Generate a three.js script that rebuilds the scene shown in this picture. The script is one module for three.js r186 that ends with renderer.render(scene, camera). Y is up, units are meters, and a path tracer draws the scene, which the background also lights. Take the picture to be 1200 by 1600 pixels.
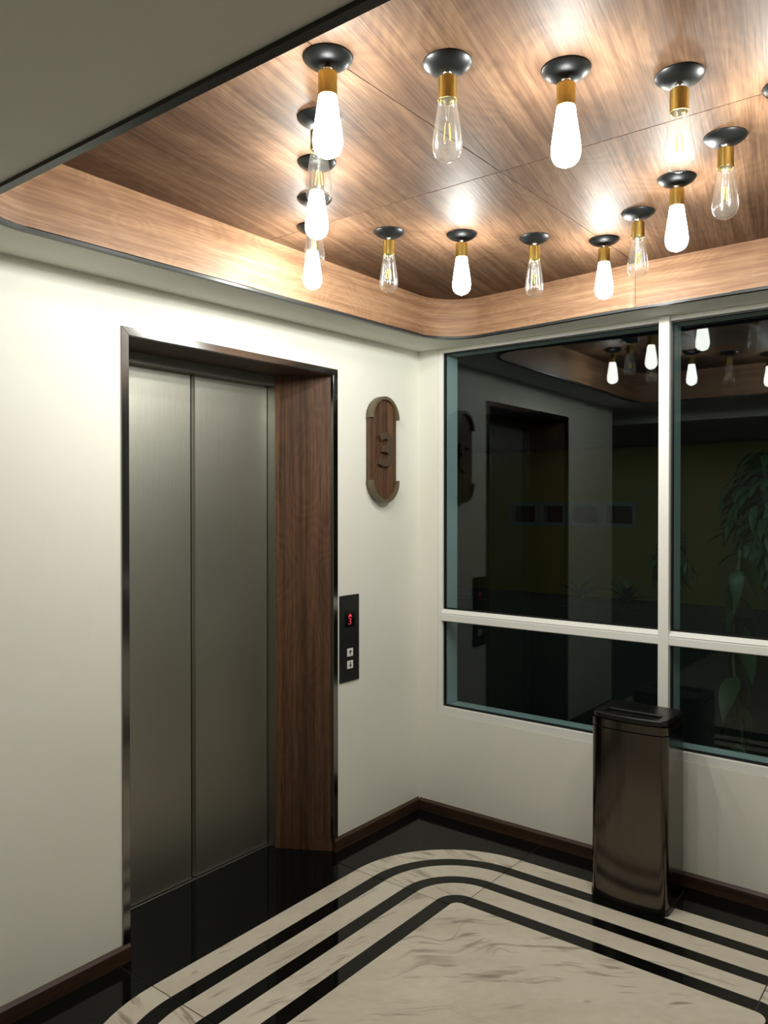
import * as THREE from 'three';
import { RoundedBoxGeometry } from 'three/addons/geometries/RoundedBoxGeometry.js';
import { mergeGeometries } from 'three/addons/utils/BufferGeometryUtils.js';
import { FontLoader } from 'three/addons/loaders/FontLoader.js';
import { TextGeometry } from 'three/addons/geometries/TextGeometry.js';

// ---------------------------------------------------------------- camera, sky, exposure
const scene = new THREE.Scene();
const camera = new THREE.PerspectiveCamera(66.208, 1200 / 1600, 0.05, 100);
camera.position.set(2.3999, 1.6, 3.3691);
camera.rotation.order = 'YXZ';
camera.rotation.set(THREE.MathUtils.degToRad(-0.53), THREE.MathUtils.degToRad(37.952), 0);
scene.background = new THREE.Color().setRGB(0.0012, 0.0015, 0.0018);      // night sky
const renderer = new THREE.WebGLRenderer({ antialias: true });
renderer.toneMapping = THREE.LinearToneMapping;
renderer.toneMappingExposure = 1.0;
renderer.shadowMap.enabled = true;
const BULB_CD = 0.81, BULB_COLOR = new THREE.Color().setRGB(0.965, 1.0, 0.955);

// ---------------------------------------------------------------- helpers
let seed = 7;
const rnd = () => { seed = (seed * 1664525 + 1013904223) % 4294967296; return seed / 4294967296; };
const used = {};
function numbered(name) {
  const n = used[name] = (used[name] ?? -1) + 1;
  return n ? `${name}_${String(n).padStart(3, '0')}` : name;
}
function mesh(name, geo, mat, parent) {
  const m = new THREE.Mesh(geo, mat);
  m.castShadow = m.receiveShadow = true;
  m.name = parent ? name : numbered(name);
  (parent ?? scene).add(m);
  return m;
}
function group(name, [x, y, z] = [0, 0, 0]) {
  const g = new THREE.Group(); g.name = numbered(name); g.position.set(x, y, z); scene.add(g); return g;
}
function tag(o, label, category, grp) { Object.assign(o.userData, { label, category }); if (grp) o.userData.group = grp; return o; }
function struct(o) { o.userData.kind = 'structure'; return o; }
const box = (x0, x1, y0, y1, z0, z1) => new THREE.BoxGeometry(x1 - x0, y1 - y0, z1 - z0).translate((x0 + x1) / 2, (y0 + y1) / 2, (z0 + z1) / 2);
function rbox(x0, x1, y0, y1, z0, z1, r = 0.002, s = 2) {
  return new RoundedBoxGeometry(x1 - x0, y1 - y0, z1 - z0, s, r).translate((x0 + x1) / 2, (y0 + y1) / 2, (z0 + z1) / 2);
}
function setUV(geo, fn) {
  const p = geo.attributes.position, n = geo.attributes.normal, uv = new Float32Array(p.count * 2);
  for (let i = 0; i < p.count; i++) {
    const [u, v] = fn(p.getX(i), p.getY(i), p.getZ(i), n.getX(i), n.getY(i), n.getZ(i));
    uv[2 * i] = u; uv[2 * i + 1] = v;
  }
  geo.setAttribute('uv', new THREE.BufferAttribute(uv, 2));
  return geo;
}
// uv in metres by the dominant normal
const uvBox = (geo) => setUV(geo, (x, y, z, a, b, c) => Math.abs(b) > 0.7 ? [x, z] : Math.abs(a) > Math.abs(c) ? [z, y] : [x, y]);
const shapeOf = (pts, hole) => {
  const s = new THREE.Shape(pts.map((p) => new THREE.Vector2(p[0], p[1])));
  if (hole) s.holes.push(new THREE.Path(hole.map((p) => new THREE.Vector2(p[0], p[1]))));
  return s;
};
const extr = (shape, depth, opt = {}) => new THREE.ExtrudeGeometry(shape, { depth, bevelEnabled: false, curveSegments: 24, ...opt });
// an outline in x,z extruded downward from y
const slabDown = (pts, y, t, hole) => extr(shapeOf(pts, hole), t).rotateX(Math.PI / 2).translate(0, y, 0);
const slabUp = (pts, y, t, hole) => slabDown(pts, y + t, t, hole);
const arcPts = (cx, cy, r, a0, a1, n = 20) => Array.from({ length: n + 1 }, (_, i) => { const a = a0 + (a1 - a0) * i / n; return [cx + r * Math.cos(a), cy + r * Math.sin(a)]; });

// ---------------------------------------------------------------- noise and textures
const P = new Uint8Array(512); for (let i = 0; i < 256; i++) P[i] = i;
for (let i = 255; i > 0; i--) { const j = Math.floor(rnd() * (i + 1)); [P[i], P[j]] = [P[j], P[i]]; }
for (let i = 0; i < 256; i++) P[i + 256] = P[i];
function vn(x, y, px = 256, py = 256) {                       // value noise, periodic in px, py
  const xi = Math.floor(x), yi = Math.floor(y), fx = x - xi, fy = y - yi;
  const h = (a, b) => P[(P[((a % px) + px) % px & 255] + ((b % py) + py) % py) & 255] / 255;
  const u = fx * fx * (3 - 2 * fx), v = fy * fy * (3 - 2 * fy);
  return (h(xi, yi) * (1 - u) + h(xi + 1, yi) * u) * (1 - v) + (h(xi, yi + 1) * (1 - u) + h(xi + 1, yi + 1) * u) * v;
}
function fbm(x, y, px, py, o = 4) { let s = 0, a = 0.5, t = 0; for (let i = 0; i < o; i++) { s += a * vn(x, y, px, py); t += a; x *= 2; y *= 2; px *= 2; py *= 2; a *= 0.5; } return s / t; }
const clamp = (x, a = 0, b = 1) => Math.min(b, Math.max(a, x));
const smooth = (a, b, x) => { const t = clamp((x - a) / (b - a)); return t * t * (3 - 2 * t); };
function texture(w, h, fn, srgb = true, sizeU = 1, sizeV = 1) {
  const d = new Uint8Array(w * h * 4);
  for (let j = 0; j < h; j++) for (let i = 0; i < w; i++) {
    const c = fn(i / w, j / h), k = 4 * (j * w + i);
    if (Array.isArray(c)) { d[k] = c[0]; d[k + 1] = c[1]; d[k + 2] = c[2]; } else d[k] = d[k + 1] = d[k + 2] = 255 * clamp(c);
    d[k + 3] = 255;
  }
  const t = new THREE.DataTexture(d, w, h);
  t.wrapS = t.wrapT = THREE.RepeatWrapping; t.magFilter = THREE.LinearFilter; t.minFilter = THREE.LinearMipmapLinearFilter; t.generateMipmaps = true;
  if (srgb) t.colorSpace = THREE.SRGBColorSpace;
  t.repeat.set(1 / sizeU, 1 / sizeV); t.needsUpdate = true;
  return t;
}
const mix3 = (a, b, t) => [0, 1, 2].map((i) => a[i] + (b[i] - a[i]) * t);
// wood laminate, grain along u; tile 2.0 m x 1.0 m
function woodTex(dark, mid, light, cath, w = 2048, h = 1024) {
  return texture(w, h, (u, v) => {
    const warp = (fbm(u * 4, v * 4, 4, 4, 3) - 0.5);
    const band = fbm(u * 3, v * 12 + warp * 1.2, 3, 12, 3);
    const ring = 0.5 + 0.5 * Math.sin(6.283 * (v * 14 + cath * (fbm(u * 5, v * 5, 5, 5, 3) - 0.5) * 9));
    const fine = fbm(u * 14, v * 230, 14, 230, 2), pore = smooth(0.66, 0.86, vn(u * 34, v * 330, 34, 330));
    const long = fbm(u * 2, v * 60 + warp, 2, 60, 3);
    let t = clamp(0.5 + (band - 0.5) * 0.9 + (long - 0.5) * 0.9 + (ring - 0.5) * 0.18 + (fine - 0.5) * 0.75);
    const c = t < 0.5 ? mix3(dark, mid, t * 2) : mix3(mid, light, t * 2 - 1);
    return mix3(c, dark, pore * 0.4);
  }, true, 2, 1);
}
const grainBump = texture(1024, 1024, (u, v) => 0.6 * fbm(u * 14, v * 190, 14, 190, 2) + 0.4 * (1 - smooth(0.6, 0.85, vn(u * 22, v * 250, 22, 250))), false, 2, 1);
const ceilWoodMap = woodTex([75, 54, 40], [94, 70, 52], [111, 85, 64], 1.2);
const fasciaWoodMap = woodTex([118, 86, 63], [139, 106, 79], [157, 124, 96], 2.4);
const revealWoodMap = woodTex([58, 38, 24], [84, 57, 38], [106, 76, 53], 1.3, 1024, 1024);
const marbleMap = texture(2048, 2048, (u, v) => {          // tile 1.6 m
  const wx = fbm(u * 4, v * 4, 4, 4, 4) - 0.5, wy = fbm(u * 4 + 2.3, v * 4 + 1.7, 4, 4, 4) - 0.5;
  const cloud = fbm(u * 4 + wx, v * 9 + wy, 4, 9, 4);
  const s = fbm(u * 10 + wx, v * 60 + wy * 4, 10, 60, 4);
  const streak = smooth(0.60, 0.82, s) * smooth(0.42, 0.66, fbm(u * 7 + 3, v * 11, 7, 11, 2));
  const ridge = Math.abs(fbm(u * 2 + wx * 0.6, v * 16 + wy * 5, 2, 16, 4) - 0.5);
  const vein = (1 - smooth(0.0, 0.05, ridge)) * smooth(0.52, 0.74, fbm(u * 4 + 7, v * 6, 4, 6, 3));
  const grain = fbm(u * 60, v * 90, 60, 90, 2) - 0.5;
  let c = mix3([220, 211, 194], [203, 193, 175], clamp((cloud - 0.3) * 1.6 + grain * 0.6));
  c = mix3(c, [148, 134, 120], streak * 0.8);
  return mix3(c, [150, 134, 118], vein * 0.55);
}, true, 1.6, 1.6);
const plasterBump = texture(512, 512, (u, v) => 0.7 * fbm(u * 6, v * 6, 6, 6, 4) + 0.3 * fbm(u * 60, v * 60, 60, 60, 2), false, 0.8, 0.8);
const plasterMap = texture(512, 512, (u, v) => { const t = fbm(u * 5, v * 5, 5, 5, 4); return mix3([234, 233, 223], [226, 225, 213], t); }, true, 2.4, 2.4);
const brushBump = texture(512, 512, (u, v) => fbm(u * 180, v * 3, 180, 3, 3), false, 0.5, 0.5);
const steelMap = texture(512, 512, (u, v) => { const t = fbm(u * 4, v * 3, 4, 3, 5); return mix3([160, 159, 148], [174, 173, 162], t); }, true, 1.1, 1.1);

const std = (o) => new THREE.MeshStandardMaterial(o);
const lin = (r, g, b) => new THREE.Color().setRGB(r, g, b);
const M = {
  wall: std({ map: plasterMap, bumpMap: plasterBump, bumpScale: 0.0006, roughness: 0.62 }),
  soffit: std({ color: lin(0.70, 0.70, 0.64), bumpMap: plasterBump, bumpScale: 0.001, roughness: 0.85 }),
  ceilWood: new THREE.MeshPhysicalMaterial({ map: ceilWoodMap, bumpMap: grainBump, bumpScale: 0.0004, roughness: 0.58, specularIntensity: 0.3 }),
  fasciaWood: new THREE.MeshPhysicalMaterial({ map: fasciaWoodMap, bumpMap: grainBump, bumpScale: 0.0003, roughness: 0.5, specularIntensity: 0.5 }),
  revealWood: std({ map: revealWoodMap, bumpMap: grainBump, bumpScale: 0.0003, roughness: 0.5 }),
  baseWood: std({ map: revealWoodMap, color: lin(0.55, 0.52, 0.47), roughness: 0.5 }),
  blackTrim: new THREE.MeshPhysicalMaterial({ color: lin(0.02, 0.022, 0.022), roughness: 0.38, specularIntensity: 0.6 }),
  blackGranite: new THREE.MeshPhysicalMaterial({ color: lin(0.0035, 0.004, 0.0035), roughness: 0.04, ior: 1.5, specularIntensity: 0.45 }),
  marble: new THREE.MeshPhysicalMaterial({ map: marbleMap, roughness: 0.16, ior: 1.5, specularIntensity: 0.7 }),
  grout: std({ color: lin(0.10, 0.095, 0.085), roughness: 0.8 }),
  polished: std({ color: lin(0.24, 0.235, 0.23), roughness: 0.13, metalness: 1 }),
  steelDoor: std({ map: steelMap, bumpMap: brushBump, bumpScale: 0.0002, roughness: 0.46, metalness: 1 }),
  steelJamb: std({ color: lin(0.32, 0.32, 0.29), roughness: 0.36, metalness: 1 }),
  dark: std({ color: lin(0.008, 0.008, 0.008), roughness: 0.6 }),
  alu: std({ color: lin(0.45, 0.45, 0.44), roughness: 0.35, metalness: 1 }),
  windowPaint: std({ color: lin(0.80, 0.795, 0.75), roughness: 0.4 }),
  outerPaint: std({ color: lin(0.62, 0.66, 0.66), roughness: 0.6 }),
  gasket: std({ color: lin(0.006, 0.006, 0.006), roughness: 0.5 }),
  glass: new THREE.MeshPhysicalMaterial({ color: lin(0.76, 0.85, 0.85), transmission: 1, thickness: 0, roughness: 0, ior: 1.5, specularIntensity: 0.72 }),
};

// ---------------------------------------------------------------- room shell
const CEIL = (z) => 2.402 - 0.0155 * z;                 // the soffit falls slightly towards the camera
const COVE = 2.575;                                     // raised wooden ceiling
// floor: grout bed with every tile, strip and slab as a piece of its own
const floor = struct(group('floor'));
mesh('screed', box(-0.6, 4.4, -0.08, -0.003, -0.15, 6.2), M.grout, floor);
const X0 = 0.72, X1 = 1.808, Z0 = 0.74, Z1 = 1.797, R = 0.524, T = 0.003, G = 0.002;
const rotUV = (a, ox, oz) => (x, y, z) => { const c = Math.cos(a), s = Math.sin(a); return [x * c + z * s + ox, -x * s + z * c + oz]; };
function piece(name, pts, mat, a = 0.66) {
  const g = slabDown(pts, 0, T);
  if (mat === M.marble) setUV(g, rotUV(a, rnd() * 1.6, rnd() * 1.6)); else uvBox(g);
  return mesh(name, g, mat, floor);
}
const corners = [[X0, Z0, Math.PI, 1.5 * Math.PI], [X1, Z0, 1.5 * Math.PI, 2 * Math.PI], [X1, Z1, 0, 0.5 * Math.PI], [X0, Z1, 0.5 * Math.PI, Math.PI]];
const bands = [[0, 0.097, 1], [0.097, 0.160, 0], [0.160, 0.262, 1], [0.262, 0.322, 0], [0.322, 0.424, 1], [0.424, 0.487, 0]];
for (const [a, b, white] of bands) {
  const name = white ? 'marble_strip' : 'black_strip', mat = white ? M.marble : M.blackGranite, ro = R - a, ri = R - b;
  for (const [cx, cz, a0, a1] of corners)
    piece(name, [...arcPts(cx, cz, ro, a0, a1, 32), ...arcPts(cx, cz, ri, a1, a0, 32)], mat, 0.2);
  piece(name, [[X0 - ro, Z0 + 2 * G], [X0 - ri, Z0 + 2 * G], [X0 - ri, Z1 - 2 * G], [X0 - ro, Z1 - 2 * G]], mat, -1.32);
  piece(name, [[X1 + ri, Z0 + 2 * G], [X1 + ro, Z0 + 2 * G], [X1 + ro, Z1 - 2 * G], [X1 + ri, Z1 - 2 * G]], mat, -1.32);
  piece(name, [[X0 + 2 * G, Z0 - ro], [X1 - 2 * G, Z0 - ro], [X1 - 2 * G, Z0 - ri], [X0 + 2 * G, Z0 - ri]], mat, -0.25);
  piece(name, [[X0 + 2 * G, Z1 + ri], [X1 - 2 * G, Z1 + ri], [X1 - 2 * G, Z1 + ro], [X0 + 2 * G, Z1 + ro]], mat, -0.25);
}
{
  const r = R - 0.487, pts = corners.flatMap(([cx, cz, a0, a1]) => arcPts(cx, cz, r, a0, a1, 8));
  piece('marble_slab', pts, M.marble, -0.62);
}
const XE = X1 + R + 0.2, ZE = Z1 + R + 0.2;              // border ends
piece('black_tile', [[0, 0], [X0 - G, 0], ...arcPts(X0, Z0, R, 1.5 * Math.PI - 0.004, Math.PI + 0.004, 32), [-0.3, Z0 - G], [-0.3, 0.6], [0, 0.6]], M.blackGranite);
piece('black_tile', [[-0.3, Z0 + G], [X0 - R, Z0 + G], [X0 - R, Z1 - G], [-0.3, Z1 - G]], M.blackGranite);
piece('black_tile', [[0, Z1 + G], ...arcPts(X0, Z1, R, Math.PI - 0.004, 0.5 * Math.PI + 0.004, 32), [X0 - G, ZE], [0, ZE]], M.blackGranite);
piece('black_tile', [[X0 + G, 0], [X1 - G, 0], [X1 - G, Z0 - R], [X0 + G, Z0 - R]], M.blackGranite);
piece('black_tile', [[X1 + G, 0], [XE, 0], [XE, Z0 - G], ...arcPts(X1, Z0, R, 2 * Math.PI - 0.004, 1.5 * Math.PI + 0.004, 32)], M.blackGranite);
piece('black_tile', [[X1 + R, Z0 + G], [XE, Z0 + G], [XE, Z1 - G], [X1 + R, Z1 - G]], M.blackGranite);
piece('black_tile', [[XE, Z1 + G], [XE, ZE], [X1 + G, ZE], ...arcPts(X1, Z1, R, 0.5 * Math.PI - 0.004, 0.004, 32)], M.blackGranite);
piece('black_tile', [[X0 + G, Z1 + R], [X1 - G, Z1 + R], [X1 - G, ZE], [X0 + G, ZE]], M.blackGranite);
for (let i = 0; i < 2; i++) for (let k = 0; k < 7; k++) piece('marble_tile', [[XE + G + i * 0.8, k * 0.8], [Math.min(4.2, XE + (i + 1) * 0.8), k * 0.8], [Math.min(4.2, XE + (i + 1) * 0.8), Math.min(6, k * 0.8 + 0.8 - G)], [XE + G + i * 0.8, Math.min(6, k * 0.8 + 0.8 - G)]], M.marble);
for (let i = 0; i < 3; i++) for (let k = 0; k < 4; k++) piece('marble_tile', [[i * 0.84, ZE + G + k * 0.85], [i * 0.84 + 0.84 - G, ZE + G + k * 0.85], [i * 0.84 + 0.84 - G, ZE + (k + 1) * 0.85], [i * 0.84, ZE + (k + 1) * 0.85]], M.marble);

// elevator wall with its opening (shape drawn in z,y, extruded to -x)
const ZR = 0.645, ZL = 1.778, HF = 2.2215, XD = -0.295;
const intoWall = (shape, depth) => extr(shape, depth).rotateY(-Math.PI / 2);
struct(mesh('wall_left', uvBox(intoWall(shapeOf([[0, 0], [ZR + 0.004, 0], [ZR + 0.004, HF - 0.004], [ZL - 0.004, HF - 0.004], [ZL - 0.004, 0], [2.59, 0], [2.59, CEIL(2.59)], [0, CEIL(0)]]), 0.235)), M.wall));
// window wall
const WX0 = 0.122, WX1 = 3.62, WY0 = 0.5226, WY1 = 2.399;
struct(mesh('wall_back', uvBox(extr(shapeOf([[-0.6, 0], [4.4, 0], [4.4, 2.402], [-0.6, 2.402]], [[WX0, WY0], [WX1, WY0], [WX1, WY1], [WX0, WY1]]), 0.15).translate(0, 0, -0.15)), M.wall));
struct(mesh('wall_right', uvBox(box(4.2, 4.4, 0, 2.31, 0, 6)), M.wall));
struct(mesh('wall_front', uvBox(box(-2.2, 4.4, 0, 2.31, 6, 6.2)), M.wall));
struct(mesh('wall_corridor', uvBox(box(-2.4, -2.2, 0, 2.31, 2.59, 6.2)), M.wall));
struct(mesh('wall_corridor_side', uvBox(box(-2.4, -0.235, 0, 2.36, 2.44, 2.59)), M.wall));
struct(mesh('floor_corridor', uvBox(box(-2.4, -0.6, -0.08, 0, 2.44, 6.2)), M.blackGranite));

// ceiling: soffit with the cove opening, black edge strip, wooden fascia and panels
const ceiling = struct(group('ceiling'));
function coveContour() {
  const pts = [];
  pts.push(...arcPts(0.443, 2.248, 0.171, 0.5 * Math.PI, Math.PI, 18));           // near left corner
  pts.push([0.272, 1.4], [0.268, 0.8], [0.266, 0.5]);
  pts.push(...arcPts(0.466, 0.366, 0.2, Math.PI, 1.5 * Math.PI - 0.02, 20));      // far left corner
  pts.push([0.75, 0.186], [1.0, 0.212], [1.2, 0.226], [1.243, 0.2265], [1.6, 0.229]);
  pts.push(...arcPts(2.03, 0.401, 0.171, 1.5 * Math.PI, 2 * Math.PI, 14));
  pts.push([2.201, 1.3]);
  pts.push(...arcPts(2.03, 2.248, 0.171, 0, 0.5 * Math.PI, 14));
  return pts;
}
function offset(pts, d, closed = true) {                 // outward for this winding
  const n = pts.length;
  return pts.map((p, i) => {
    const a = pts[closed ? (i + n - 1) % n : Math.max(0, i - 1)], b = pts[closed ? (i + 1) % n : Math.min(n - 1, i + 1)];
    const tx = b[0] - a[0], tz = b[1] - a[1], l = Math.hypot(tx, tz);
    return [p[0] + tz / l * d, p[1] - tx / l * d];
  });
}
const cove = coveContour().map(([x, z]) => [x + 0.012, z + 0.012]);
const shear = (g) => { const p = g.attributes.position; for (let i = 0; i < p.count; i++) p.setY(i, p.getY(i) - 0.0155 * p.getZ(i)); g.computeVertexNormals(); return g; };
const outerTrim = offset(cove, 0.022);
mesh('soffit', uvBox(shear(slabUp([[-0.235, -0.15], [4.4, -0.15], [4.4, 3.0], [-0.235, 3.0]], 2.402, 0.02, offset(cove, 0.0205)))), M.soffit, ceiling);
mesh('edge_strip', uvBox(shear(slabUp(outerTrim, 2.3925, 0.012, cove))), M.blackTrim, ceiling);
// the fascia: bands of laminate that follow the cove; split where the photo shows a seam
function fascia(pts) {
  const inner = pts, outer = offset(pts, 0.012, false), pos = [], uv = [], idx = [];
  let s = 0; const y0 = (q) => CEIL(q[1]) - 0.0;
  inner.forEach((q, i) => {
    if (i) s += Math.hypot(q[0] - inner[i - 1][0], q[1] - inner[i - 1][1]);
    const o = outer[i];
    pos.push(q[0], y0(q), q[1], q[0], COVE, q[1], o[0], COVE, o[1], o[0], y0(q), o[1]);
    uv.push(s, 0.0, s, COVE - y0(q), s, COVE - y0(q) + 0.012, s, -0.012);
  });
  const quad = (a, b, c, d) => idx.push(a, b, c, a, c, d);
  for (let i = 0; i + 1 < inner.length; i++) { const a = 4 * i, b = a + 4; for (let k = 0; k < 4; k++) quad(a + k, b + k, b + (k + 1) % 4, a + (k + 1) % 4); }
  const e = 4 * (inner.length - 1); quad(0, 1, 2, 3); quad(e, e + 3, e + 2, e + 1);
  let g = new THREE.BufferGeometry();
  g.setAttribute('position', new THREE.Float32BufferAttribute(pos, 3)); g.setAttribute('uv', new THREE.Float32BufferAttribute(uv, 2)); g.setIndex(idx);
  g.computeVertexNormals();
  return mesh('fascia_panel', g, M.fasciaWood, ceiling);
}
const iA = cove.findIndex((q) => Math.abs(q[0] - 1.255) < 1e-6), iN = 0;
const seamA = [1.2435, 0.2385], seamB = [1.2465, 0.2385];
fascia([...cove.slice(iN, iA), seamA]);
fascia([seamB, ...cove.slice(iA + 1), cove[0]]);
const GA = Math.PI / 2 + 0.19;                           // veneer runs almost along z
for (const [a, b, c, d] of [[0.235, 1.2478, 0.13, 1.3378], [1.2502, 2.24, 0.13, 1.3378], [0.235, 1.2478, 1.3402, 2.46], [1.2502, 2.24, 1.3402, 2.46]]) {
  const g = rbox(a, b, COVE, COVE + 0.014, c, d, 0.0012, 1), ou = rnd(), ov = rnd(), ca = Math.cos(GA), sa = Math.sin(GA);
  setUV(g, (x, y, z) => [x * ca - z * sa + ou, x * sa + z * ca + ov]);
  mesh('ceiling_panel', g, M.ceilWood, ceiling);
}
mesh('ceiling_backing', box(-0.235, 4.4, COVE + 0.014, COVE + 0.06, -0.15, 3.0), M.dark, ceiling);
mesh('ceiling_beam', uvBox(box(-0.235, 4.4, 2.27, COVE + 0.06, 3.0, 3.16)), M.soffit, ceiling);
mesh('corridor_ceiling', uvBox(box(-2.4, 4.4, 2.31, 2.37, 3.16, 6.2)), M.soffit, ceiling);
mesh('corridor_ceiling', uvBox(box(-2.4, -0.235, 2.355, 2.42, 2.44, 3.16)), M.soffit, ceiling);

// baseboards, chamfered along the top
const BH = 0.0605, BT = 0.013;
const skirt = (len) => extr(shapeOf([[0, 0], [BT, 0], [BT, BH - 0.011], [0.003, BH], [0, BH]]), len);  // profile in x,y along z
const uvAlong = (g, ax) => setUV(g, (x, y, z, a, b, c) => [ax === 'z' ? z : x, Math.abs(b) > 0.7 ? (ax === 'z' ? x : z) : y]);
const bl = struct(group('baseboard_left'));
mesh('board', uvAlong(skirt(0.669 - 0.0015).translate(0, 0, 0.0015), 'z'), M.baseWood, bl);
mesh('board', uvAlong(skirt(2.59 - 1.752).translate(0, 0, 1.752), 'z'), M.baseWood, bl);
const bb = struct(group('baseboard_back'));
mesh('board', uvAlong(skirt(4.2 - 0.0145).rotateY(-Math.PI / 2).scale(-1, 1, 1).translate(0.0145, 0, 0), 'x'), M.baseWood, bb);
{ const g = bb.children[0].geometry, ix = g.index; if (ix) for (let i = 0; i < ix.count; i += 3) { const t = ix.getX(i); ix.setX(i, ix.getX(i + 2)); ix.setX(i + 2, t); } g.computeVertexNormals(); }

// ---------------------------------------------------------------- elevator entrance
const portal = struct(group('trim_1'));
const FP = 0.006;                                        // how far the steel edge stands proud
const toWall = (pts, d) => extr(shapeOf(pts), d, { bevelEnabled: true, bevelThickness: 0.0012, bevelSize: 0.0012, bevelOffset: -0.0012, bevelSegments: 2 }).rotateY(-Math.PI / 2).translate(FP - 0.0012, 0, 0);
const ir = 0.676, il = 1.749, it = 2.193;
mesh('steel_edge', uvBox(toWall([[ZR, BH], [ir, BH], [ir, it], [ZR, HF]], 0.014)), M.polished, portal);
mesh('steel_edge', uvBox(toWall([[il, BH], [ZL, BH], [ZL, HF], [il, it]], 0.014)), M.polished, portal);
mesh('steel_edge', uvBox(toWall([[ZR, HF], [ir, it], [il, it], [ZL, HF]], 0.014)), M.polished, portal);
const revealUV = (g) => setUV(g, (x, y, z) => [y + 0.3, x * 0.9 - z]);
mesh('reveal_panel', revealUV(slabUp([[-0.010, 0.669], [-0.242, 0.803], [-0.250, 0.789], [-0.010, 0.650]], 0, it)), M.revealWood, portal);
mesh('reveal_panel', revealUV(slabUp([[-0.010, 1.753], [-0.010, 1.772], [-0.250, 1.681], [-0.242, 1.667]], 0, it)), M.revealWood, portal);
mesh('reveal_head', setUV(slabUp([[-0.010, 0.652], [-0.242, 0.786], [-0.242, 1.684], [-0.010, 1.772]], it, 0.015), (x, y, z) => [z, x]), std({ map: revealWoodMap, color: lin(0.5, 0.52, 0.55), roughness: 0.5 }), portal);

const door = struct(group('door_1'));
mesh('door_jamb', rbox(XD - 0.04, -0.242, 0, 2.24, 0.755, 0.803), M.steelJamb, door);
mesh('door_jamb', rbox(XD - 0.04, -0.242, 0, 2.24, 1.667, 1.715), M.steelJamb, door);
mesh('door_header', rbox(XD - 0.004, -0.242, 2.152, 2.24, 0.803, 1.667), M.steelJamb, door);
// a leaf: folded sheet with a rolled edge towards the seam (outline in z,x)
function leaf(z0, z1, seamAtEnd) {
  const e = 0.008, d = 0.030, x = XD;
  const pts = seamAtEnd ? [[x, z0], [x, z1 - e], [x - 0.014, z1], [x - d, z1], [x - d, z0]] : [[x, z0 + e], [x, z1], [x - d, z1], [x - d, z0], [x - 0.014, z0]];
  return mesh('door_leaf', setUV(slabUp(pts, 0.008, 2.23), (a, y, c) => [c, y]), M.steelDoor, door);
}
leaf(0.806, 1.2315, true); leaf(1.2405, 1.664, false);
mesh('door_sill', rbox(XD - 0.035, XD + 0.012, 0, 0.004, 0.803, 1.667, 0.001), M.alu, door);
mesh('shaft_back', box(-0.46, -0.42, 0, 2.3, 0.6, 1.9), M.dark, door);

// ---------------------------------------------------------------- window
const win = struct(group('window_1'));
const zF = -0.004, zB = -0.05, GZ = -0.027;
const fr = (x0, x1, y0, y1, z0 = zB, z1 = zF, r = 0.003) => mesh('frame', uvBox(rbox(x0, x1, y0, y1, z0, z1, r)), M.windowPaint, win);
const mull = [[1.262, 1.307], [2.42, 2.465], [3.575, WX1]];
fr(WX0, 0.150, WY0, WY1);                                 // left jamb
for (const k of [0, 1]) mesh('mullion', uvBox(rbox(mull[k][0], mull[k][1], WY0, WY1, -0.055, 0.010, 0.003)), M.windowPaint, win);
fr(mull[2][0], mull[2][1], WY0, WY1);
for (const [a, b] of [[0.150, 1.262], [1.307, 2.42], [2.465, 3.575]]) {
  mesh('sill_rail', uvBox(rbox(a, b, WY0, 0.561, zB, zF, 0.003)), M.windowPaint, win);
  mesh('head_rail', uvBox(rbox(a, b, 2.379, WY1, zB, zF, 0.003)), M.windowPaint, win);
  const prof = shapeOf([[-0.05, 1.003], [0.004, 1.003], [0.006, 1.006], [0.006, 1.036], [0.003, 1.0385], [0.003, 1.041], [0.006, 1.043], [-0.012, 1.062], [-0.05, 1.062]]);
  mesh('transom', uvBox(extr(prof, b - a).rotateY(Math.PI / 2).scale(1, 1, -1).translate(a, 0, 0)), M.windowPaint, win);
  const tg = win.children[win.children.length - 1].geometry;
  { const p = tg.attributes.position; tg.deleteAttribute('normal'); const n = p.count; for (let i = 0; i + 2 < n; i += 3) for (const k of [0, 1, 2]) { const f = (j) => p.getComponent(j, k), t = f(i); p.setComponent(i, k, f(i + 2)); p.setComponent(i + 2, k, t); } tg.computeVertexNormals(); uvBox(tg); }
  for (const [y0, y1] of [[0.561, 1.003], [1.062, 2.379]]) {
    mesh('pane', box(a + 0.003, b - 0.003, y0 + 0.003, y1 - 0.003, GZ - 0.003, GZ + 0.003), M.glass, win);
    const gk = [box(a, a + 0.007, y0, y1, GZ - 0.008, GZ + 0.010), box(b - 0.007, b, y0, y1, GZ - 0.008, GZ + 0.010), box(a + 0.007, b - 0.007, y0, y0 + 0.007, GZ - 0.008, GZ + 0.010), box(a + 0.007, b - 0.007, y1 - 0.007, y1, GZ - 0.008, GZ + 0.010)];
    mesh('gasket', mergeGeometries(gk), M.gasket, win);
  }
  // outer half of the aluminium section
  mesh('outer_frame', uvBox(mergeGeometries([box(a - 0.02, a - 0.001, 0.561, 2.379, -0.148, -0.056), box(a, b, 0.535, 0.5585, -0.148, -0.051), box(a, b, 2.3805, 2.398, -0.148, -0.051)])), M.outerPaint, win);
}

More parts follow.
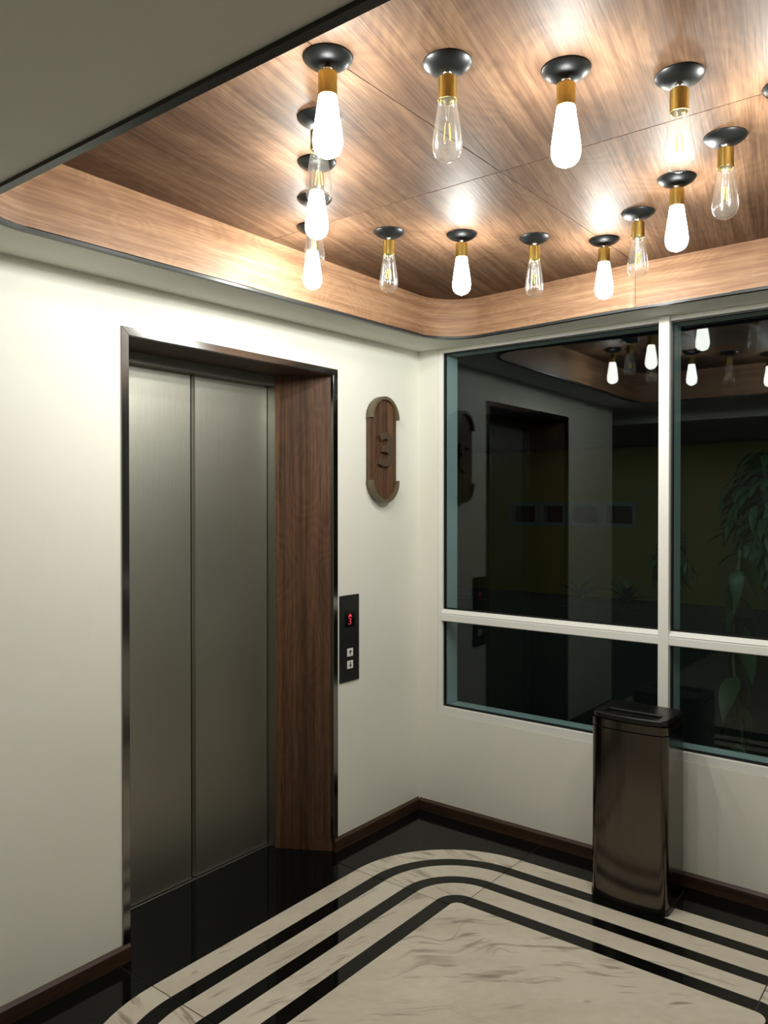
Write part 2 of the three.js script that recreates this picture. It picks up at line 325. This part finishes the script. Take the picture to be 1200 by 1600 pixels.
// ---------------------------------------------------------------- floor number plaque on the elevator wall
const font = await new FontLoader().loadAsync('fonts/droid/droid_sans_bold.typeface.json');
const fontThin = await new FontLoader().loadAsync('fonts/droid/droid_sans_regular.typeface.json').catch(() => font);
{
  const s = tag(group('floor_number_plaque', [0, 1.8695, 0.334]), 'brown wooden pill-shaped wall plaque with a raised 3 and curved end rims', 'plaque');
  // drawn facing +z with the picture's right along +x, then turned to face +x
  const face = (g) => g.rotateY(Math.PI / 2);
  const hb = 0.1505, r = 0.101, ro = 0.109;
  const pill = (rr) => [...arcPts(0, hb, rr, 0, Math.PI, 28), ...arcPts(0, -hb, rr, Math.PI, 2 * Math.PI, 28)];
  const plaqueWood = std({ map: revealWoodMap, color: lin(1.0, 0.98, 0.95), roughness: 0.55 });
  const rimMat = std({ color: lin(0.115, 0.092, 0.05), roughness: 0.45 });
  const uvV = (g) => setUV(g, (x, y, z) => [y, z + x]);
  mesh('board', uvV(face(extr(shapeOf(pill(r)), 0.026, { bevelEnabled: true, bevelThickness: 0.003, bevelSize: 0.003, bevelOffset: -0.003, bevelSegments: 2 }).translate(0, 0, 0.003))), plaqueWood, s);
  for (const k of [1, -1]) {
    const pts = [...arcPts(0, k * hb, ro, k > 0 ? 0 : Math.PI, k > 0 ? Math.PI : 2 * Math.PI, 32), ...arcPts(0, k * hb, 0.093, k > 0 ? Math.PI : 2 * Math.PI, k > 0 ? 0 : Math.PI, 32)];
    // the rim wraps the edge of the board and stands proud of it
    mesh('rim', uvV(face(extr(shapeOf(pts), 0.014, { bevelEnabled: true, bevelThickness: 0.001, bevelSize: 0.001, bevelOffset: -0.001, bevelSegments: 1 }).translate(0, 0, 0.0325))), rimMat, s);
    const p2 = [...arcPts(0, k * hb, ro, k > 0 ? 0 : Math.PI, k > 0 ? Math.PI : 2 * Math.PI, 32), ...arcPts(0, k * hb, r + 0.0005, k > 0 ? Math.PI : 2 * Math.PI, k > 0 ? 0 : Math.PI, 32)];
    mesh('rim_side', uvV(face(extr(shapeOf(p2), 0.0165).translate(0, 0, 0.0158))), rimMat, s);
  }
  const t = new TextGeometry('3', { font, size: 0.158, depth: 0.016, curveSegments: 12, bevelEnabled: true, bevelThickness: 0.002, bevelSize: 0.0025, bevelSegments: 2 });
  t.computeBoundingBox(); const b = t.boundingBox; t.translate(-(b.min.x + b.max.x) / 2, -(b.min.y + b.max.y) / 2, 0.0325);
  mesh('numeral', uvV(face(t)), std({ color: lin(0.075, 0.047, 0.028), roughness: 0.5 }), s);
}

// ---------------------------------------------------------------- call panel
{
  const s = tag(group('elevator_call_panel', [0, 0.973, 0.5625]), 'tall black elevator call panel with a red display and two white arrow buttons', 'call panel');
  const face = (g) => g.rotateY(Math.PI / 2);
  const plate = std({ color: lin(0.028, 0.030, 0.029), roughness: 0.32, metalness: 0.5 }), scr = std({ color: lin(0.004, 0.003, 0.003), roughness: 0.2 });
  const red = std({ color: lin(0.25, 0.01, 0.02), emissive: lin(0.75, 0.035, 0.07), emissiveIntensity: 1 });
  const white = std({ color: lin(0.75, 0.75, 0.70), roughness: 0.4 }), ink = std({ color: lin(0.015, 0.015, 0.015), roughness: 0.6 });
  mesh('faceplate', face(rbox(-0.069, 0.069, -0.203, 0.203, 0.0005, 0.007, 0.0015)), plate, s);
  const d = mesh('display', face(rbox(-0.037, 0.037, 0.0525, 0.133, 0.0072, 0.0085, 0.0005)), scr, s);
  const tri = extr(shapeOf([[-0.013, 0.101], [0.013, 0.101], [0.013, 0.104], [0.0, 0.116], [-0.013, 0.104]]), 0.0006).translate(0, 0, 0.0087);
  mesh('direction_arrow', face(tri), red, d);
  const t = new TextGeometry('3', { font: fontThin, size: 0.030, depth: 0.0006, curveSegments: 6 });
  t.computeBoundingBox(); const b = t.boundingBox; t.translate(-(b.min.x + b.max.x) / 2 - 0.001, 0.066, 0.0087);
  mesh('floor_digit', face(t), red, d);
  for (const [y, k] of [[-0.066, 1], [-0.1235, -1]]) {
    const bt = mesh('button', face(rbox(-0.0205, 0.0205, y - 0.0185, y + 0.0185, 0.0072, 0.0105, 0.001)), white, s);
    const a = [[-0.0022, -0.012], [0.0022, -0.012], [0.0022, 0.004], [0.0095, -0.002], [0.0095, 0.003], [0, 0.012], [-0.0095, 0.003], [-0.0095, -0.002], [-0.0022, 0.004]].map(([p, q]) => [p, q * k + y]);
    mesh('arrow', face(extr(shapeOf(k > 0 ? a : a.reverse()), 0.0006).translate(0, 0, 0.0107)), ink, bt);
  }
}

// ---------------------------------------------------------------- litter bin
{
  const s = tag(group('litter_bin', [1.247, 0, 0.197]), 'tall dark stainless steel litter bin with a black slotted lid by the window', 'litter bin');
  const outline = (hx, zf, zb, rf, rb, bow) => {
    const pts = [];
    pts.push(...arcPts(-hx + rb, -zb + rb, rb, Math.PI, 1.5 * Math.PI, 8), ...arcPts(hx - rb, -zb + rb, rb, 1.5 * Math.PI, 2 * Math.PI, 8), ...arcPts(hx - rf, zf - rf, rf, 0, 0.42 * Math.PI, 10));
    const xa = hx - rf + rf * Math.cos(0.42 * Math.PI), za = zf - rf + rf * Math.sin(0.42 * Math.PI);
    for (let i = 1; i < 12; i++) { const u = 1 - 2 * i / 12; pts.push([xa * u, za + bow * (1 - u * u)]); }
    pts.push(...arcPts(-hx + rf, zf - rf, rf, 0.58 * Math.PI, Math.PI, 10));
    return pts;
  };
  const binSteel = new THREE.MeshPhysicalMaterial({ color: lin(0.115, 0.102, 0.088), roughness: 0.13, metalness: 1, anisotropy: 0.8, anisotropyRotation: Math.PI / 2 });
  const plastic = std({ color: lin(0.004, 0.004, 0.004), roughness: 0.32 });
  const o = outline(0.155, 0.122, 0.125, 0.035, 0.045, 0.012), oi = outline(0.149, 0.116, 0.119, 0.032, 0.042, 0.012);
  const sm = (g) => { g.computeVertexNormals(); return g; };
  mesh('base', uvBox(slabUp(outline(0.158, 0.126, 0.127, 0.037, 0.045, 0.012), 0, 0.022)), plastic, s);
  mesh('body', uvBox(slabUp(o, 0.022, 0.676)), binSteel, s);
  mesh('gap_ring', uvBox(slabUp(oi, 0.698, 0.005)), M.dark, s);
  mesh('lid_band', uvBox(slabUp(o, 0.703, 0.031)), binSteel, s);
  const hole = [[-0.112, 0.022], [0.112, 0.022], [0.112, 0.088], [-0.112, 0.088]];
  const lidRim = extr(shapeOf(oi, hole), 0.012, { bevelEnabled: true, bevelThickness: 0.006, bevelSize: 0.006, bevelOffset: -0.004, bevelSegments: 3 }).rotateX(Math.PI / 2).translate(0, 0.752, 0);
  mesh('lid', uvBox(lidRim), plastic, s);
  mesh('flap', rbox(-0.110, 0.110, -0.002, 0.002, -0.034, 0.030, 0.0015).rotateX(0.12).translate(0, 0.7395, 0.056), plastic, s);
}

// ---------------------------------------------------------------- ceiling lamps
const canopyMat = new THREE.MeshPhysicalMaterial({ color: lin(0.005, 0.0055, 0.0055), roughness: 0.36, specularIntensity: 0.6 });
const brass = std({ color: lin(0.52, 0.40, 0.12), roughness: 0.22, metalness: 1 });
const nickel = std({ color: lin(0.7, 0.7, 0.68), roughness: 0.2, metalness: 1 });
const clearGlass = new THREE.MeshPhysicalMaterial({ color: lin(0.95, 0.95, 0.93), transmission: 1, thickness: 0, roughness: 0.16, ior: 1.5 });
const glow = std({ color: lin(0.9, 0.9, 0.9), emissive: lin(1, 0.97, 0.90), emissiveIntensity: 20, roughness: 0.3 });
const filMat = std({ color: lin(0.85, 0.62, 0.12), roughness: 0.6 });
const lathe = (pts, seg = 40) => new THREE.LatheGeometry(pts.map(([r, y]) => new THREE.Vector2(r, y)), seg);
// all heights measured down from the wooden ceiling
const gCanopy = lathe([[0, -0.0225], [0.014, -0.0225], [0.022, -0.0215], [0.033, -0.0187], [0.0430, -0.0140], [0.0505, -0.0080], [0.0543, -0.0036], [0.0550, -0.0018], [0.0542, 0], [0, 0]]);
const gStem = lathe([[0, -0.04], [0.0055, -0.04], [0.0055, -0.0245], [0.0095, -0.0235], [0.0095, -0.0225], [0, -0.0225]], 20);
const gSocket = lathe([[0, -0.0340], [0.0200, -0.0340], [0.0212, -0.0352], [0.0212, -0.0835], [0.0206, -0.0845], [0.0190, -0.0845], [0.0188, -0.070], [0, -0.070]]);
const bulbPts = [];
{ const k = [[0.0165, -0.0730], [0.0183, -0.0835], [0.0208, -0.089], [0.0228, -0.103], [0.0255, -0.121], [0.0285, -0.141], [0.0312, -0.160], [0.0330, -0.176], [0.0330, -0.187], [0.0306, -0.199], [0.0250, -0.2085], [0.0160, -0.2145], [0.0068, -0.2175], [0.0038, -0.2200], [0, -0.2210]];
  const c = new THREE.CatmullRomCurve3(k.map(([a, b]) => new THREE.Vector3(a, b, 0))); for (const q of c.getPoints(44)) bulbPts.push([Math.max(0, q.x), q.y]); bulbPts[bulbPts.length - 1][0] = 0; }
const gBulb = lathe(bulbPts, 40);
const gLit = lathe([[0, -0.0730], ...bulbPts], 40);
const gMount = lathe([[0, -0.128], [0.003, -0.127], [0.0042, -0.118], [0.005, -0.10], [0.009, -0.088], [0.0125, -0.078], [0, -0.078]], 16);
const gWire = mergeGeometries([-1, 1].map((k) => new THREE.CylinderGeometry(0.0004, 0.0004, 0.062, 5).rotateZ(k * 0.09).translate(k * 0.0055, -0.147, 0)));
const gFil = (i) => { const a = i * Math.PI / 2; return new THREE.CapsuleGeometry(0.0013, 0.032, 3, 6).rotateZ(0.1).translate(0.0075, -0.152, 0).rotateY(a); };
const fils = [0, 1, 2, 3].map(gFil);
function makeLamp(lit) {
  const o = new THREE.Group();
  mesh('canopy', gCanopy, canopyMat, o); mesh('stem', gStem, nickel, o); mesh('socket', gSocket, brass, o);
  if (lit) mesh('bulb', gLit, glow, o);
  else {
    const b = mesh('bulb', gBulb, clearGlass, o);
    mesh('glass_mount', gMount, clearGlass, b); mesh('support_wire', gWire, nickel, b);
    for (const f of fils) mesh('filament', f, filMat, b);
  }
  return o;
}
const protoLit = makeLamp(true), protoOff = makeLamp(false);
const LAMPS = [
  [1.245, 2.088, 1, 'lit bare-bulb ceiling lamp, leftmost of the front row and nearest the black ceiling edge'],
  [1.440, 1.911, 0, 'unlit clear-bulb ceiling lamp second from the left in the front row'],
  [1.635, 1.726, 1, 'lit ceiling lamp third from the left in the front row'],
  [1.827, 1.544, 0, 'unlit clear-bulb ceiling lamp with tilted black canopy, fourth from left in front row'],
  [2.012, 1.341, 1, 'ceiling lamp cut off by the right photo edge, only its black canopy rim showing'],
  [1.048, 1.903, 0, 'unlit clear-bulb lamp partly hidden directly behind the large leftmost lit bulb'],
  [0.869, 1.718, 1, 'lit lamp in the middle of the overlapping column of five at left'],
  [0.680, 1.525, 0, 'unlit clear-bulb lamp second from the back in the overlapping column at left'],
  [0.500, 1.342, 1, 'lit lamp lowest in the overlapping column at left, in front of the wooden fascia'],
  [0.684, 1.141, 0, 'unlit clear-bulb lamp leftmost of the small back row'],
  [0.875, 0.959, 1, 'lit lamp second from the left in the small back row'],
  [1.066, 0.767, 0, 'unlit clear-bulb lamp third from the left in the small back row'],
  [1.257, 0.588, 1, 'lit lamp rightmost of the small back row'],
  [1.452, 0.777, 0, 'unlit clear-bulb lamp lowest of the three climbing the right side'],
  [1.642, 0.976, 1, 'lit lamp in the middle of the three climbing the right side'],
  [1.829, 1.168, 0, 'unlit clear-bulb lamp highest of the three climbing the right side, near the photo edge'],
];
for (const [x, z, lit, label] of LAMPS) {
  const o = (lit ? protoLit : protoOff).clone();
  o.name = numbered('ceiling_lamp'); o.position.set(x, COVE, z); o.rotation.y = rnd() * 6.28; scene.add(o);
  tag(o, label, 'ceiling lamp', 'ceiling lamps set out in a diamond');
  if (lit) {
    const l = new THREE.PointLight(BULB_COLOR, BULB_CD, 0, 2);
    l.position.set(x, COVE - 0.122, z); l.castShadow = true; l.shadow.radius = 0.9; l.name = 'bulb_light'; scene.add(l);
  }
}

// ---------------------------------------------------------------- outside the window
const olive = std({ color: lin(0.30, 0.235, 0.05), roughness: 0.85, bumpMap: plasterBump, bumpScale: 0.002 });
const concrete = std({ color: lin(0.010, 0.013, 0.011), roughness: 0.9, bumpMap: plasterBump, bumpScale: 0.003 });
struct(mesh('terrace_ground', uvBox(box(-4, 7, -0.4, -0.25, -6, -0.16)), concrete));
{
  const b = tag(group('neighbouring_building', [0, -0.25, -4.6]), 'dim olive-yellow building seen through the window with four small windows in a row', 'building');
  const wins = [[-1.987, -1.625], [-1.594, -1.287], [-1.25, -0.895], [-0.867, -0.518]], y0 = 1.365, y1 = 1.626, Y = 0.25;
  const sh = shapeOf([[-4, 0], [7, 0], [7, 2.85], [-4, 2.85]]);
  for (const [a, c] of wins) sh.holes.push(new THREE.Path([[a, y0 + Y], [c, y0 + Y], [c, y1 + Y], [a, y1 + Y]].map((q) => new THREE.Vector2(...q))));
  mesh('facade', uvBox(extr(sh, 0.2).translate(0, 0, -0.2)), olive, b);
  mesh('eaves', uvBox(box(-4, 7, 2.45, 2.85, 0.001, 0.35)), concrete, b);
  const wf = std({ color: lin(0.22, 0.27, 0.27), roughness: 0.5 }), pane = std({ color: lin(0.01, 0.012, 0.014), roughness: 0.08 });
  for (const [a, c] of wins) {
    const f = mesh('window', mergeGeometries([box(a, c, y0 + Y, y0 + Y + 0.04, -0.1, 0.02), box(a, c, y1 + Y - 0.04, y1 + Y, -0.1, 0.02), box(a, a + 0.04, y0 + Y + 0.04, y1 + Y - 0.04, -0.1, 0.02), box(c - 0.04, c, y0 + Y + 0.04, y1 + Y - 0.04, -0.1, 0.02)]), wf, b);
    mesh('pane', box(a + 0.04, c - 0.04, y0 + Y + 0.04, y1 + Y - 0.04, -0.08, -0.06), pane, f);
  }
}
{
  const p = tag(group('planter_trough', [1.4, -0.253, -1.5]), 'long dark concrete planter trough outside the window with greenery in it', 'planter');
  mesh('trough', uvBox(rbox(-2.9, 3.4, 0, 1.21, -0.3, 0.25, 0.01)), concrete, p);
  mesh('soil', uvBox(box(-2.85, 3.35, 1.2101, 1.222, -0.26, 0.2)), std({ color: lin(0.02, 0.016, 0.012), roughness: 1 }), p);
}
// leaves
function leafGeo(l, w, droop) {
  const n = 6, pos = [], idx = [];
  for (let i = 0; i <= n; i++) {
    const t = i / n, hw = w * Math.pow(Math.sin(Math.PI * Math.pow(t, 0.75)), 0.9) * 0.5 + 0.0006, y = -droop * t * t * l, fold = hw * 0.35;
    pos.push(-hw, y + fold, t * l, 0, y, t * l, hw, y + fold, t * l);
  }
  for (let i = 0; i < n; i++) for (const k of [0, 1]) { const a = 3 * i + k, b = a + 3; idx.push(a, b, a + 1, a + 1, b, b + 1); }
  const g = new THREE.BufferGeometry(); g.setAttribute('position', new THREE.Float32BufferAttribute(pos, 3)); g.setIndex(idx);
  g.setAttribute('uv', new THREE.Float32BufferAttribute(pos.flatMap((v, i) => i % 3 === 0 ? [v, pos[i + 2]] : []), 2));
  g.computeVertexNormals(); return g;
}
const leafMat = (r, g, b) => new THREE.MeshPhysicalMaterial({ color: lin(r, g, b), roughness: 0.5, side: THREE.DoubleSide });
const tube = (pts, r) => new THREE.TubeGeometry(new THREE.CatmullRomCurve3(pts.map((q) => new THREE.Vector3(...q))), 12, r, 6);
{
  // broad-leaved plant close to the glass
  const p = tag(group('broadleaf_plant', [1.36, -0.25, -0.95]), 'green broad-leaved plant just outside the right window pane', 'plant');
  const lm = leafMat(0.025, 0.062, 0.018);
  mesh('stem', tube([[0, 0, 0], [0.02, 0.6, 0.01], [-0.03, 1.1, 0.02], [0.0, 1.62, 0.0]], 0.009), std({ color: lin(0.08, 0.09, 0.04), roughness: 0.8 }), p);
  const shared = [leafGeo(0.20, 0.085, 0.55), leafGeo(0.16, 0.07, 0.8), leafGeo(0.24, 0.10, 0.4)];
  for (let i = 0; i < 15; i++) {
    const m = mesh('leaf', shared[i % 3], lm, p), h = 0.62 + i * 0.069;
    m.position.set(-0.01, h, 0.015); m.rotation.set(0.55 + rnd() * 0.5, i * 2.4 + rnd() * 0.5, 0, 'YXZ');
  }
}
function shrub(pos, label, h, w, n, col, len) {
  const p = tag(group('leafy_shrub', pos), label, 'shrub');
  const gs = [], e = new THREE.Euler(), q = new THREE.Quaternion(), base = leafGeo(len, len * 0.36, 0.5);
  for (let i = 0; i < n; i++) {
    const a = rnd() * 6.283, t = Math.pow(rnd(), 0.8), rr = w * Math.sqrt(rnd()) * Math.sin(Math.PI * (0.12 + 0.8 * t)), s = 0.7 + 0.6 * rnd();
    e.set(rnd() * 1.2 - 0.2, a + (rnd() - 0.5) * 1.4, 0, 'YXZ'); q.setFromEuler(e);
    gs.push(base.clone().applyMatrix4(new THREE.Matrix4().compose(new THREE.Vector3(Math.sin(a) * rr, 0.25 * h + t * h * 0.75, Math.cos(a) * rr * 0.6), q, new THREE.Vector3(s, s, s))));
  }
  const f = mesh('foliage', mergeGeometries(gs), leafMat(...col), p); f.userData.kind = 'stuff';
  const br = [];
  for (let i = 0; i < 5; i++) { const a = i * 1.26; br.push(tube([[0, 0, 0], [Math.sin(a) * w * 0.25, h * 0.4, Math.cos(a) * w * 0.15], [Math.sin(a) * w * 0.6, h * 0.85, Math.cos(a) * w * 0.35]], 0.010)); }
  mesh('branches', mergeGeometries(br), std({ color: lin(0.05, 0.04, 0.03), roughness: 0.9 }), p);
}
shrub([1.36, 0.973, -1.6], 'tall dark leafy shrub rising above the planter in the right pane', 0.95, 0.23, 420, [0.035, 0.085, 0.035], 0.13);
shrub([0.80, 0.973, -1.6], 'low dark leafy shrub beside the tall one behind the mullion', 0.45, 0.10, 150, [0.03, 0.075, 0.03], 0.09);
function fern(pos, label, n, L) {
  const p = tag(group('spiky_fern', pos), label, 'fern');
  const lm = leafMat(0.03, 0.075, 0.04), shape = [leafGeo(L, 0.035, 0.5), leafGeo(L * 0.85, 0.03, 0.8), leafGeo(L * 1.1, 0.035, 0.35)];
  for (let i = 0; i < n; i++) { const m = mesh('frond', shape[i % 3], lm, p); m.position.y = 0.005; m.rotation.set(-1.35 + rnd() * 0.75, i * 6.283 / n + rnd() * 0.3, 0, 'YXZ'); }
}
fern([0.22, 0.973, -1.55], 'spiky fern at the planter edge low in the left pane', 22, 0.19);
fern([0.55, 0.973, -1.5], 'spiky fern at the planter edge close beside the mullion', 20, 0.16);

renderer.render(scene, camera);
